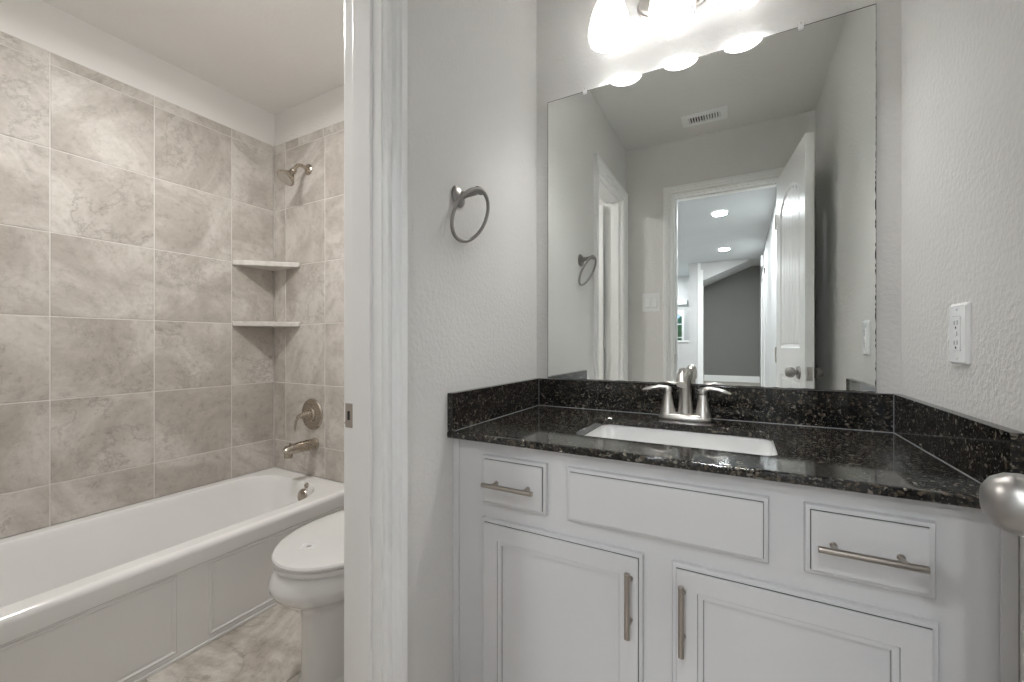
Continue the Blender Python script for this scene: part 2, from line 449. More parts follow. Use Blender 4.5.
lp = B().box(LW - 0.0008, LW + 0.0012, 0.006, 0.029, 0.925, 0.99, 0.0006)
lp.box(LW, LW + 0.009, 0.012, 0.023, 0.948, 0.968, 0.002)
lp.xform(leafM()).out('latch_plate', M_NICK, d1)['label'] = 'nickel latch plate'
for z in (0.25, 1.03, 1.82):
    B().tube([(0.183, 0.016, z - 0.045), (0.183, 0.016, z + 0.045)], 0.0 + 0.004, 10).out('hinge', M_NICK, d1)

# tub room door, opened flat beside its hinge jamb
d2 = thing('door_2', (XL - WT - 0.007, 0.1, 0), 'white door swung open inside the tub room, its hinge edge seen in the mirror', 'door', kind='structure')
M2 = Matrix(((-1, 0, 0, XL - WT - 0.010), (0, -1, 0, 0.141), (0, 0, 1, 0), (0, 0, 0, 1)))
b = B().box(0, 0.58, 0.009, 0.035, 0.012, 2.05); door_face(b, 0.58, 0.012, 2.05, 0.0, 0.0095, 1.0)
b.xform(M2).out('leaf', M_TRIM, d2, smooth=0)
knob('door_knob', 0.50, 0.955, -1, M2, d2)['label'] = 'satin nickel knob'
for z in (0.25, 1.11, 1.83):
    B().tube([(XL - WT - 0.006, 0.1045, z - 0.045), (XL - WT - 0.006, 0.1045, z + 0.045)], 0.0055, 10).box(XL - WT - 0.004, XL - WT + 0.03, 0.0995, 0.102, z - 0.045, z + 0.045).out('hinge', M_TRIM, d2)

# ------------------------------------------------------------------ vanity cabinet
YF = 0.9475          # face frame front
van = thing('vanity_cabinet', (-0.16, 1.2, 0), 'white painted vanity cabinet with dark glaze lines and bar pulls', 'cabinet')
b = B()
for xa in (XL + 0.001, XR - 0.019): b.box(xa, xa + 0.018, YF + 0.02, D - 0.001, 0.10, 0.838)
b.box(XL + 0.019, XR - 0.019, YF + 0.02, D - 0.001, 0.10, 0.118).box(XL + 0.019, XR - 0.019, D - 0.012, D - 0.001, 0.118, 0.838)
b.box(XL + 0.02, XR - 0.02, YF + 0.075, D - 0.002, 0.0, 0.10)
b.out('carcass', M_CAB, van)
# hollow for the sink is hidden under the counter; the frame is the visible front
b = B().box(XL + 0.001, XR - 0.001, YF, YF + 0.02, 0.10, 0.8385)
b.out('face_frame', M_CAB, van)
for xa, xb in ((XL + 0.001, XL + 0.02), (XR - 0.02, XR - 0.001)):
    B().box(xa, xb, YF - 0.006, YF, 0.10, 0.8385, 0.0015).out('scribe_strip', M_CAB, van)
def rl(x0, x1, z0, z1, d, y): return [(x0 + d, y, z0 + d), (x1 - d, y, z0 + d), (x1 - d, y, z1 - d), (x0 + d, y, z1 - d)]
def front(x0, x1, z0, z1, door=False):
    b = B(); T = lambda t: YF - t
    P = [(0, 0, 0), (0, 0.009, 0), (0.002, 0.0125, 0), (0.0045, 0.0135, 0), (0.0085, 0.0135, 0), (0.0087, 0.0126, 1), (0.0094, 0.0126, 1), (0.0097, 0.0150, 1), (0.0098, 0.0190, 0), (0.0105, 0.0195, 0)]
    if door:
        P += [(0.050, 0.0195, 0), (0.0503, 0.0170, 1), (0.0509, 0.0170, 1), (0.0513, 0.0176, 0), (0.0605, 0.0170, 0), (0.0607, 0.0115, 0), (0.061, 0.0105, 1), (0.0618, 0.0105, 1), (0.064, 0.0108, 0)]
    loops = [rl(x0, x1, z0, z1, d, T(t)) for d, t, m in P]
    mats = [max(P[i][2], 0) if P[i + 1][2] and P[i][2] else (1 if P[i + 1][2] and not P[i][2] and door and False else 0) for i in range(len(P) - 1)]
    b.loft(loops, cap0=True, cap1=True, mats=mats + [0])
    return b
def pull(p0, p1, parent):
    """bar pull between the bar ends, standing off the front by two posts"""
    p0, p1 = Vector(p0), Vector(p1); b = B()
    b.tube([p0, p1], 0.0058, 16)
    L = (p1 - p0).length; dirv = (p1 - p0).normalized(); c = (p0 + p1) / 2
    for s in (-1, 1):
        q = c + dirv * (0.0455 * s)
        b.tube([q, (q.x, YF - 0.0190, q.z)], 0.0042, 10)
        b.tube([(q.x, YF - 0.0215, q.z), (q.x, YF - 0.0190, q.z)], 0.006, 12)
    o = b.out('handle', M_PULL, parent); o['label'] = 'brushed nickel bar handle'; return o
YP = YF - 0.0195 - 0.030
dr = front(-0.602, -0.416, 0.676, 0.803).out('drawer', [M_CAB, M_GLAZE], van); pull((-0.579, YP, 0.737), (-0.437, YP, 0.737), dr)
front(-0.363, 0.0475, 0.676, 0.803).out('false_drawer_front', [M_CAB, M_GLAZE], van)
dr = front(0.103, 0.2815, 0.676, 0.803).out('drawer', [M_CAB, M_GLAZE], van); pull((0.119, YP, 0.738), (0.262, YP, 0.738), dr)
do = front(-0.602, -0.1865, 0.125, 0.637, True).out('door', [M_CAB, M_GLAZE], van); pull((-0.2125, YP, 0.468), (-0.2125, YP, 0.607), do)
do = front(-0.1275, 0.2855, 0.125, 0.637, True).out('door', [M_CAB, M_GLAZE], van); pull((-0.105, YP, 0.468), (-0.105, YP, 0.609), do)

# ------------------------------------------------------------------ countertop, splashes, sink
ct = thing('countertop', (-0.16, 1.2, 0.839), 'polished black speckled granite countertop with matching splashes', 'countertop')
SX0, SX1, SY0, SY1 = -0.385, 0.070, 1.040, 1.325
b = B()
K = 6
hole = lambda z, i=0: rrect(SX0 - i, SX1 + i, SY0 - i, SY1 + i, 0.03, z, K)
outer = lambda z, i=0: rect_as(XL + 0.001, XR - 0.001, YC + i, D - 0.001, z, K)
b.loft([hole(ZC - 0.0015, 0), hole(ZC, 0.0015), outer(ZC, 0.006), outer(ZC - 0.002, 0.0018), outer(ZC - 0.006, 0), outer(ZC - 0.014, 0), outer(ZC - 0.018, 0.0018), outer(ZC - 0.020, 0.006), hole(ZC - 0.020, 0), hole(ZC - 0.0015, 0)])
b.out('slab', M_GRAN, ct, smooth=30)
ZS = ZC + 0.1032
B().box(XL + 0.021, XR - 0.021, D - 0.02, D - 0.0005, ZC + 0.0005, ZS, 0.0015).out('backsplash', M_GRAN, ct)
for xa, xb in ((XL + 0.0005, XL + 0.02), (XR - 0.02, XR - 0.0005)):
    B().box(xa, xb, YC + 0.001, D - 0.001, ZC + 0.0005, ZS, 0.0015).out('side_splash', M_GRAN, ct)

b = B().box(XL + .021, XR - .021, D - .0215, D - .0198, ZC, ZC + .0014)
b.box(XL + .0198, XL + .0213, YC + .012, D - .02, ZC, ZC + .0014).box(XR - .0213, XR - .0198, YC + .012, D - .02, ZC, ZC + .0014)
b.box(XL + .0198, XL + .0210, D - .0210, D - .0198, ZC, ZS - .001).box(XR - .0210, XR - .0198, D - .0210, D - .0198, ZC, ZS - .001)
b.out('caulk_line', plain('grey_caulk', (0.30, 0.31, 0.32), 0.5), ct, smooth=0)['label'] = 'thin grey caulk line'
sk = thing('sink', (-0.157, 1.18, 0.70), 'white rectangular undermount sink set in the black granite', 'sink')
b = B()
lv = lambda i, z, r: rrect(SX0 - 0.004 + i, SX1 + 0.004 - i, SY0 - 0.004 + i, SY1 + 0.004 - i, r, z, K)
b.loft([lv(-0.02, 0.838, 0.045), lv(-0.004, 0.8385, 0.036), lv(0.0, 0.836, 0.034), lv(0.006, 0.79, 0.035), lv(0.018, 0.735, 0.045), lv(0.035, 0.712, 0.05), lv(0.07, 0.704, 0.05), lv(0.12, 0.700, 0.02)], cap1=True)
b.out('basin', M_CER, sk)
B().lathe([(0.022, 0.0), (0.022, 0.003), (0.017, 0.004), (0.012, 0.002)], (-0.157, 1.18, 0.7), n=24).out('drain', M_NICK, sk)['label'] = 'nickel drain ring'

# ------------------------------------------------------------------ faucet
fx, fy = -0.152, 1.405
fa = thing('faucet', (fx, fy, ZC + .0005), 'brushed nickel two-handle centerset faucet behind the sink', 'faucet')
b = B()
def ov(hx, hy, z, n=40, e=2.6):
    L = []
    for k in range(n):
        a = 2 * PI * k / n; c, s = math.cos(a), math.sin(a)
        L.append((fx + hx * math.copysign(abs(c) ** (2 / e), c), fy + hy * math.copysign(abs(s) ** (2 / e), s), z))
    return L
b.loft([ov(0.078, 0.030, ZC + .0006), ov(0.079, 0.031, ZC + 0.007), ov(0.076, 0.029, ZC + 0.014), ov(0.070, 0.025, ZC + 0.0185), ov(0.060, 0.018, ZC + 0.0205)], True, True)
b.out('base_plate', M_NICK, fa)
# spout: tapering column that leans over into a short flat beak
b = B()
pts = [(fx, fy + 0.004, ZC + 0.010), (fx, fy + 0.004, ZC + 0.02), (fx, fy + 0.003, ZC + 0.06), (fx, fy + 0.0, ZC + 0.10), (fx, fy - 0.008, ZC + 0.128), (fx, fy - 0.026, ZC + 0.146), (fx, fy - 0.052, ZC + 0.150), (fx, fy - 0.080, ZC + 0.138), (fx, fy - 0.100, ZC + 0.118)]
b.tube(pts, [0.026, 0.0225, 0.0195, 0.0168, 0.0160, 0.0160, 0.0155, 0.0148, 0.0140], 24)
b.out('spout', M_NICK, fa)
for s in (-1, 1):
    hx = fx + s * 0.0508
    b = B().lathe([(0.0255, 0.0), (0.0235, 0.012), (0.018, 0.035), (0.0135, 0.062), (0.0118, 0.074)], (hx, fy, ZC + 0.008), n=28)
    b.lathe([(0.0122, 0.0755), (0.0125, 0.080), (0.0125, 0.087), (0.010, 0.0925), (0.003, 0.0945)], (hx, fy, ZC + 0.008), n=24)
    z0 = ZC + 0.0945
    b.tube([(hx - s * 0.008, fy, z0 - 0.002), (hx + s * 0.004, fy - 0.001, z0 + 0.003), (hx + s * 0.022, fy - 0.004, z0 + 0.0062), (hx + s * 0.044, fy - 0.008, z0 + 0.0035), (hx + s * 0.062, fy - 0.011, z0 - 0.0015), (hx + s * 0.076, fy - 0.013, z0 - 0.0045)],
           [0.009, 0.0115, 0.0118, 0.0115, 0.0105, 0.005], 16, flat=[(1, .75), (1, .7), (1, .6), (1, .55), (1, .48), (1, .35)])
    b.out('handle', M_NICK, fa)
b = B().tube([(fx + 0.004, fy + 0.028, ZC + 0.01), (fx + 0.004, fy + 0.028, ZC + 0.125)], 0.0028, 10)
b.lathe([(0.004, 0.0), (0.0058, 0.008), (0.0075, 0.020), (0.0075, 0.030), (0.005, 0.037), (0.001, 0.039)], (fx + 0.004, fy + 0.028, ZC + 0.115), n=18)
b.out('lift_rod', M_NICK, fa)

# ------------------------------------------------------------------ mirror
MX0, MX1, MZ0, MZ1 = -0.652, 0.3245, ZS + 0.002, 2.025
mi = thing('mirror', (-0.163, D, MZ0), 'large frameless wall mirror above the black backsplash', 'mirror')
b = B().box(MX0, MX1, D - 0.006, D - 0.0008, MZ0, MZ1, mat=0)
for f in b.bm.faces:
    f.normal_update()
    if abs(f.normal.y) < 0.5: f.material_index = 1
b.out('mirror_glass', [M_MIRROR, M_DARK], mi, smooth=0)
# desilvered rim creeping in from the worn edges
b = B()
n = 150
b.loft([[(MX1 - w, D - .0066, z), (MX1 + .0002, D - .0066, z), (MX1 + .0002, D - .006, z), (MX1 - w, D - .006, z)]
        for w, z in [(random.choice((.0003, .0004, .0007, .0013, .0022)) * (1.0 if i < n * .72 else .4), MZ0 + (MZ1 - MZ0) * i / n) for i in range(n + 1)]], True, True)
b.out('worn_edge', M_DARK, mi, smooth=0)['label'] = 'dark corroded edge'
b = B()
b.loft([[(x, D - .0066, MZ0), (x, D - .0066, MZ0 + w), (x, D - .006, MZ0 + w), (x, D - .006, MZ0)]
        for w, x in [(random.uniform(.0006, .0022), MX0 + (MX1 - MX0) * i / 80) for i in range(81)]], True, True)
b.out('worn_edge', M_DARK, mi, smooth=0)['label'] = 'dark corroded edge'
B().box(MX0, MX1, D - .0066, D - .006, MZ1 - .0011, MZ1).out('worn_edge', M_DARK, mi, smooth=0)['label'] = 'dark polished edge line'
B().box(MX0, MX0 + .0012, D - .0066, D - .006, MZ0 + .003, MZ1 - .0012).out('worn_edge', M_DARK, mi, smooth=0)['label'] = 'dark polished edge line'
for cx in (-0.502, 0.1545):
    b = B().box(cx - 0.008, cx + 0.008, D - 0.012, D - 0.001, MZ1 - 0.012, MZ1 + 0.012, 0.004)
    b.out('mirror_clip', M_PLASTIC, mi)['label'] = 'small plastic clip'
    B().lathe([(0.003, 0), (0.003, 0.002), (0.001, 0.003)], (cx, D - 0.0117, MZ1 + 0.006), (0, -1, 0), 10).out('clip_screw', M_NICK, mi)

# ------------------------------------------------------------------ vanity light
LX, LY, LZ = -0.19, 1.373, 2.10
vl = thing('vanity_light', (LX, D, 2.25), 'three-shade brushed nickel vanity light above the mirror', 'wall light')
b = B()
def oval(hx, hz, y, n=48): return [(LX + hx * math.cos(2 * PI * k / n), y, 2.255 + hz * math.sin(2 * PI * k / n)) for k in range(n)]
b.loft([oval(.125, .072, D - 0.0005), oval(.125, .072, D - .006), oval(.120, .067, D - .010), oval(.114, .061, D - .010), oval(.111, .058, D - .016), oval(.104, .051, D - .019), oval(.09, .042, D - .020)], False, True)
b.out('backplate', M_NICK, vl)
b = B().tube([(LX, D - .018, 2.265), (LX, LY + .02, 2.30), (LX, LY, 2.315)], 0.009, 12)
b.tube([(LX - .215, LY, 2.315), (LX + .215, LY, 2.315)], 0.008, 14)
b.lathe([(0.012, 0), (0.012, 0.012), (0.003, 0.018)], (LX + .213, LY, 2.315), (1, 0, 0), 14).lathe([(0.012, 0), (0.012, 0.012), (0.003, 0.018)], (LX - .213, LY, 2.315), (-1, 0, 0), 14)
b.out('arm_bar', M_NICK, vl)
for sx in (-0.383, -0.188, 0.006):
    b = B().lathe([(0.008, 0.215), (0.016, 0.205), (0.030, 0.185), (0.033, 0.168), (0.033, 0.150), (0.030, 0.147)], (sx, LY, LZ), n=28)
    ft = b.out('shade_fitter', M_NICK, vl)
    o = [(0.0645, 0.003), (0.0672, 0.012), (0.0685, 0.028), (0.0665, 0.050), (0.0605, 0.078), (0.0505, 0.106), (0.0390, 0.130), (0.0310, 0.146), (0.0275, 0.158)]
    i_ = [(0.0625, 0.0015), (0.0608, 0.0032), (0.0615, 0.0055), (0.0635, 0.006)]
    sh = B().lathe(o[::-1] + i_, (sx, LY, LZ), n=44, cap0=False, cap1=False).out('glass_shade', M_SHADE, vl, smooth=60)
    sh['label'] = 'white frosted bell shade'
    B().lathe([(0.002, 0.062), (0.014, 0.064), (0.0225, 0.073), (0.0255, 0.085), (0.023, 0.100), (0.016, 0.118), (0.013, 0.13), (0.013, 0.15)], (sx, LY, LZ), n=20).out('bulb', M_BULB, sh)['label'] = 'lit bulb'

# ------------------------------------------------------------------ towel ring
tw = thing('towel_ring', (XL, 0.966, 1.515), 'brushed nickel towel ring on the textured wall beside the door frame', 'towel ring')
b = B().lathe([(0.031, 0.0005), (0.031, 0.004), (0.028, 0.009), (0.020, 0.013), (0.012, 0.0165), (0.0095, 0.026), (0.0090, 0.05), (0.0088, 0.062)], (XL, 0.964, 1.512), (0.985, 0.12, 0.11), 28)
tipx = XL + 0.064
b.lathe([(0.002, -0.013), (0.009, -0.012), (0.0105, 0), (0.009, 0.012), (0.002, 0.013)], (tipx + 0.004, 0.972, 1.520), (0, 1, 0), 16)
b.out('post', M_KNOB, tw)
B().ring((-0.662, 0.970, 1.454), (0, 1, 0), (0.463, 0, 0.887), 0.0735, 0.0052).out('ring', M_KNOB, tw)

# ------------------------------------------------------------------ outlet, switch, vent
ou = thing('wall_outlet', (XR, 1.134, 1.117), 'white decorator outlet plate on the wall above the side splash', 'outlet')
b = B(); yc, zc = 1.134, 1.116
def pl(hy, hz, x, r, k=4): return [(x, yc + q[0], zc + q[1]) for q in [(p[0], p[1]) for p in rrect(-hy, hy, -hz, hz, r, 0, k)]]
b.loft([pl(.0385, .0595, XR - .0003, .004), pl(.0385, .0595, XR - .003, .004), pl(.034, .055, XR - .0075, .004), pl(.0175, .0345, XR - .0078, .002), pl(.0173, .0343, XR - .0062, .002)], False, True)
b.out('cover_plate', M_PLASTIC, ou)
b = B()
b.loft([pl(.0165, .0335, XR - .006, .002), pl(.0165, .0335, XR - .0085, .002), pl(.0155, .0325, XR - .0092, .002)], False, True)
b.box(XR - .0105, XR - .0088, yc - .006, yc + .006, zc - .0045, zc + .0045, 0.0006)
for s in (-1, 1):
    z = zc + s * 0.0195
    b.box(XR - .0095, XR - .0088, yc - .0075, yc - .0058, z - .002, z + .007, mat=1).box(XR - .0095, XR - .0088, yc + .0055, yc + .0072, z - .002, z + .006, mat=1)
    b.lathe([(0.0026, 0), (0.0026, 0.0007)], (XR - .0088, yc, z - .0075), (-1, 0, 0), 12, mat=1)
b.out('receptacle', [M_PLASTIC, M_DARK], ou)
for s in (-1, 1):
    B().lathe([(0.003, 0), (0.003, 0.001), (0.001, 0.0016)], (XR - .0072, yc, zc + s * .0478), (-1, 0, 0), 10).out('screw', M_PLASTIC, ou)
sw = thing('light_switch', (-0.534, YE, 1.376), 'white double rocker switch plate beside the entry doorway, seen in the mirror', 'switch')
b = B(); sxc, szc = -0.534, 1.376
def ps(hx, hz, y, cx=sxc, r=.004): return [(cx + p[0], y, szc + p[1]) for p in rrect(-hx, hx, -hz, hz, r, 0, 4)]
b.loft([ps(.060, .0605, YE + .0003), ps(.060, .0605, YE + .003), ps(.056, .0565, YE + .006)], False, True).out('cover_plate', M_PLASTIC, sw)
for s in (-1, 1):
    c = sxc + s * .023
    b = B().loft([ps(.0172, .0345, YE + .0055, c, .001), ps(.0172, .0345, YE + .0064, c, .001)], False, True, mat=1)
    b.loft([[(c - .0155, YE + .006, szc - .0325), (c + .0155, YE + .006, szc - .0325), (c + .0155, YE + .006, szc + .0325), (c - .0155, YE + .006, szc + .0325)],
            [(c - .0155, YE + .0115, szc - .0325), (c + .0155, YE + .0115, szc - .0325), (c + .0155, YE + .0072, szc + .0325), (c - .0155, YE + .0072, szc + .0325)]], False, True)
    b.out('rocker', [M_PLASTIC, M_CAB], sw)
ve = thing('ceiling_vent', (-0.188, 0.238, H), 'white louvered air vent in the ceiling, seen in the mirror', 'vent')
VX0, VX1, VY0, VY1 = -0.312, -0.066, 0.166, 0.312
b = B()
def vr(i, z): return [(VX0 + i, VY0 + i, z), (VX1 - i, VY0 + i, z), (VX1 - i, VY1 - i, z), (VX0 + i, VY1 - i, z)]
b.loft([vr(0, H - .0005), vr(0, H - .004), vr(.006, H - .0075), vr(.038, H - .0085), vr(.0385, H - .001)])
b.out('frame', M_TRIM, ve)
b = B().box(VX0 + .036, VX1 - .036, VY0 + .036, VY1 - .036, H - .0012, H - .0002, mat=1)
nl = 12
for k in range(nl):
    c = VX0 + .044 + (VX1 - VX0 - .088) * k / (nl - 1)
    t = 0.0035 if k < nl // 2 else -0.0035
    b.loft([[(c - t - .0012, VY0 + .038, H - .001), (c - t + .0012, VY0 + .038, H - .001), (c + t + .0012, VY0 + .038, H - .010), (c + t - .0012, VY0 + .038, H - .010)],
            [(c - t - .0012, VY1 - .038, H - .001), (c - t + .0012, VY1 - .038, H - .001), (c + t + .0012, VY1 - .038, H - .010), (c + t - .0012, VY1 - .038, H - .010)]], True, True)
b.out('louver_grille', [M_TRIM, M_DARK], ve)

# ------------------------------------------------------------------ bathtub
tub = thing('bathtub', (-2.05, 0.75, 0), 'white alcove bathtub with paneled apron below the tiled walls', 'bathtub')
TY0, TY1, TZ = YE + 0.002, D - 0.009, 0.376
TX0, TX1 = XT + 0.009, XTA
K2 = 8
def op(i, z, e=0.0): return rrect(TX0 + 0.055 + i, TX1 - 0.085 - i, TY0 + 0.10 + i * 1.4 + e, TY1 - 0.085 - i * 0.9, 0, z, K2, rs=(max(.20 - i, .05), max(.20 - i, .05), max(.16 - i, .05), max(.16 - i, .05)))
def ot(i, z): return rect_as(TX0, TX1 - i, TY0, TY1, z, K2)
b = B()
b.loft([ot(.012, 0.300), ot(.002, 0.306), ot(0, 0.315), ot(0, .352), ot(.003, .364), ot(.010, .372), ot(.022, TZ), op(-.016, TZ), op(-.006, TZ - .003), op(0, TZ - .012), op(.006, TZ - .035), op(.022, .22, .05), op(.042, .12, .09), op(.075, .075, .10), op(.12, .062, .10), op(.18, .060, .10)], False, True)
b.out('shell', M_ACR, tub)
# apron with two framed panels
b = B()
ax = TX1 - 0.010
def panel(y0, y1, z0, z1):
    L = lambda i, x: [(x, y0 + i, z0 + i), (x, y1 - i, z0 + i), (x, y1 - i, z1 - i), (x, y0 + i, z1 - i)]
    return [L(0, ax), L(.003, ax + .0035), L(.007, ax + .004), L(.011, ax + .0005), L(.014, ax - .001), L(.018, ax + .001)]
pans = [(TY0 + 0.06, 0.713, 0.028, 0.298), (0.812, TY1 - 0.06, 0.028, 0.298)]
ys = [TY0] + [v for p_ in pans for v in p_[:2]] + [TY1]
def quad(y0, y1, z0, z1):
    f = b.bm.faces.new([b.bm.verts.new((ax, y, z)) for y, z in ((y0, z0), (y1, z0), (y1, z1), (y0, z1))])
for y0, y1 in ((ys[0], ys[1]), (ys[2], ys[3]), (ys[4], ys[5])): b.box(ax - .02, ax, y0, y1, 0.0, 0.312)
for p_ in pans:
    b.box(ax - .02, ax, p_[0], p_[1], 0.0, p_[2]).box(ax - .02, ax, p_[0], p_[1], p_[3], 0.312)
    b.loft(panel(*p_), False, True)
b.box(ax - .004, ax + .005, TY0, TY1, 0.0, 0.012, 0.002)
b.out('apron', M_ACR, tub)
n = Vector((0, -0.97, 0.24))
B().lathe([(0.034, -0.02), (0.034, 0.004), (0.030, 0.009), (0.014, 0.012), (0.003, 0.0125)], (-1.985, TY1 - 0.098, 0.312), n, 28).out('overflow_plate', M_NICK_TUBLIT, tub)['label'] = 'nickel overflow plate'
B().lathe([(0.013, -0.01), (0.013, 0.004), (0.009, 0.008), (0.002, 0.009)], (-1.968, TY1 - 0.088, 0.364), Vector((0, -0.8, 0.6)), 20).out('trip_button', M_NICK_TUBLIT, tub)['label'] = 'small nickel button'

# ------------------------------------------------------------------ tub spout, valve, shower head
ts = thing('tub_spout', (-2.02, D - 0.008, 0.555), 'brushed nickel tub spout low on the tiled wall', 'tub spout')
b = B(); yw = D - 0.008
b.lathe([(0.031, 0.0), (0.031, 0.006), (0.027, 0.010)], (-2.02, yw, 0.556), (0, -1, 0), 24)
b.tube([(-2.02, yw - .004, .556), (-2.02, yw - .02, .556), (-2.02, yw - .10, .556), (-2.02, yw - .158, .553), (-2.02, yw - .176, .545)], [.028, .029, .0275, .0255, .018], 24)
b.tube([(-2.02, yw - .153, .553), (-2.02, yw - .155, .515)], [.022, .020], 20)
b.out('spout_body', M_NICK_TUBLIT, ts)
B().tube([(-2.02, yw - .146, .572), (-2.02, yw - .146, .585)], .0035, 10).lathe([(.005, 0), (.006, .003), (.002, .006)], (-2.02, yw - .146, .584), n=12).out('diverter_pin', M_NICK_TUBLIT, ts)
va = thing('shower_valve', (-2.045, yw, 0.713), 'round nickel shower valve with lever on the tiled wall', 'valve')
vc = (-2.045, yw, 0.713)
B().lathe([(.086, 0), (.086, .003), (.080, .009), (.060, .012), (.056, .015), (.040, .017), (.036, .022), (.03, .024)], vc, (0, -1, 0), 40).out('escutcheon', M_NICK_TUBLIT, va)
b = B().lathe([(.026, .02), (.024, .03), (.017, .058), (.0135, .072), (.010, .082), (.002, .084)], vc, (0, -1, 0), 24)
b.tube([(-2.045, yw - .074, .715), (-2.052, yw - .082, .706), (-2.060, yw - .087, .685), (-2.065, yw - .088, .659), (-2.066, yw - .087, .632)], [.009, .009, .009, .0085, .004], 14, flat=[(1, 1), (1, .9), (1, .7), (1.15, .6), (1, .5)])
b.out('lever', M_NICK_TUBLIT, va)
shd = thing('showerhead', (-2.077, yw, 2.05), 'brushed nickel shower head on a bent arm, high on the tiled wall', 'shower head')
fc = Vector((-2.077, yw, 2.050))
B().lathe([(.030, 0), (.030, .003), (.024, .010), (.014, .013)], fc, (0, -1, 0), 28).out('flange', M_NICK_TUBLIT, shd)
P0 = [(0, 0, 0), (0, -.025, .004), (0, -.05, .006), (0, -.066, -.001), (0, -.080, -.018), (0, -.089, -.038)]
B().tube([fc + Vector(q) for q in P0], .0098, 16).out('shower_arm', M_NICK_TUBLIT, shd)
hd = Vector((-.06, -.62, -.78)).normalized(); h0 = fc + Vector(P0[-1])
b = B().lathe([(.011, -.012), (.0155, -.006), (.0165, .004), (.0135, .010), (.017, .016), (.020, .024), (.036, .048), (.045, .060), (.047, .066), (.046, .071), (.041, .073)], h0, hd, 36)
b.out('head', M_NICK_TUBLIT, shd)
b = B().lathe([(.0405, .0725), (.036, .074), (.030, .0735), (.028, .0755), (.018, .0755), (.016, .074), (.008, .075), (.002, .0755)], h0, hd, 32)
b.out('spray_face', M_NICK, shd)

# ------------------------------------------------------------------ corner shelves
for z, lab in ((1.546, 'upper triangular stone corner shelf in the shower'), (1.217, 'lower triangular stone corner shelf in the shower')):
    b = B().tilelayer()
    x0, y1 = XT + 0.0085, D - 0.0085
    tri = [(x0, y1 - 0.230), (x0 + 0.010, y1 - 0.230), (x0 + 0.243, y1 - 0.010), (x0 + 0.243, y1), (x0, y1)]
    def L(i, z): 
        cx, cy_ = x0, y1
        return [(x0 + (px - x0) * (1 - i), y1 + (py - y1) * (1 - i), z) for px, py in tri]
    b.loft([L(.012, z - .026), L(0, z - .023), L(0, z - .003), L(.012, z)], True, True)
    b._mark(b.bm.faces, 0, (random.random(), random.random(), random.random()))
    tag(b.out('corner_shelf', M_SHELF, smooth=30), lab, 'shelf', 'stone corner shelves in the shower')

# ------------------------------------------------------------------ toilet
to = thing('toilet', (-1.20, 1.1, 0), 'white elongated toilet between the tub and the door frame', 'toilet')
TC = -1.205
def egg(z, hw, yf, ybk, e=2.0, n=56, bk=2.8):
    """front half-ellipse to a squarer back"""
    ym = yf + (ybk - yf) * 0.56; L = []
    for k in range(n):
        a = 2 * PI * k / n; c, s = math.cos(a), math.sin(a)
        if s < 0: L.append((TC + hw * math.copysign(abs(c) ** (2 / e), c), ym - (ym - yf) * abs(s) ** (2 / e), z))
        else: L.append((TC + hw * math.copysign(abs(c) ** (2 / bk), c), ym + (ybk - ym) * abs(s) ** (2 / bk), z))
    return L
b = B()
b.loft([egg(0, .132, .835, 1.45, 2.3), egg(.02, .130, .838, 1.45, 2.3), egg(.03, .122, .845, 1.45, 2.3), egg(.12, .121, .847, 1.44, 2.3), egg(.215, .122, .847, 1.43, 2.3), egg(.252, .128, .840, 1.42, 2.2),
        egg(.275, .140, .822, 1.40, 2.1), egg(.297, .168, .790, 1.38), egg(.320, .196, .762, 1.37), egg(.341, .208, .750, 1.36), egg(.356, .209, .749, 1.36), egg(.380, .200, .759, 1.36), egg(.394, .193, .767, 1.36), egg(.399, .187, .774, 1.355), egg(.399, .14, .82, 1.30)], True, True)
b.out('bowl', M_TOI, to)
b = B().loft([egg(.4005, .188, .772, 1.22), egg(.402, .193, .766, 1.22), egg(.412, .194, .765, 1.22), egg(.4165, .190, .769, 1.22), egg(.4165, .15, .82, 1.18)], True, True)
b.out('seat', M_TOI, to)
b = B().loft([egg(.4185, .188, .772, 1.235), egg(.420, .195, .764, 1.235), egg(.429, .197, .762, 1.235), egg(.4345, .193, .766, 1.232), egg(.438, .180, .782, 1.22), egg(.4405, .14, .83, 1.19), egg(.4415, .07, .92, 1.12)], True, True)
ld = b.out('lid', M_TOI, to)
b = B().box(-.026, .026, -.022, .022, 0, .0014, .0005, 0).box(-.007, .007, -.006, .006, .0012, .0018, 0, 1)
b.xform(Matrix.Translation((-1.225, .872, .4402)) @ Matrix.Rotation(math.radians(35), 4, 'Z'))
b.out('lid_sticker', [plain('sticker_white', (0.70, 0.70, 0.70), 0.3), plain('sticker_print', (0.35, 0.35, 0.35), 0.5)], to)['label'] = 'small square sticker on the lid'
b = B()
tk = lambda i, z: rrect(TC - .20 + i, TC + .20 - i, 1.275 + i, D - .012 - i, .04, z, 5)
b.loft([tk(.03, .399), tk(.012, .415), tk(.006, .5), tk(0, .735)], True, True).out('tank', M_TOI, to)
b = B().loft([tk(-.004, .7355), tk(-.008, .741), tk(-.008, .758), tk(-.002, .768), tk(.03, .771)], True, True).out('tank_lid', M_TOI, to)
b = B().lathe([(.012, 0), (.012, .006), (.008, .010)], (TC - .14, 1.2765, .69), (0, -1, 0), 16).tube([(TC - .14, 1.266, .69), (TC - .10, 1.264, .688), (TC - .07, 1.265, .685)], [.006, .0055, .005], 10)
b.out('flush_lever', M_NICK, to)['label'] = 'nickel flush lever'

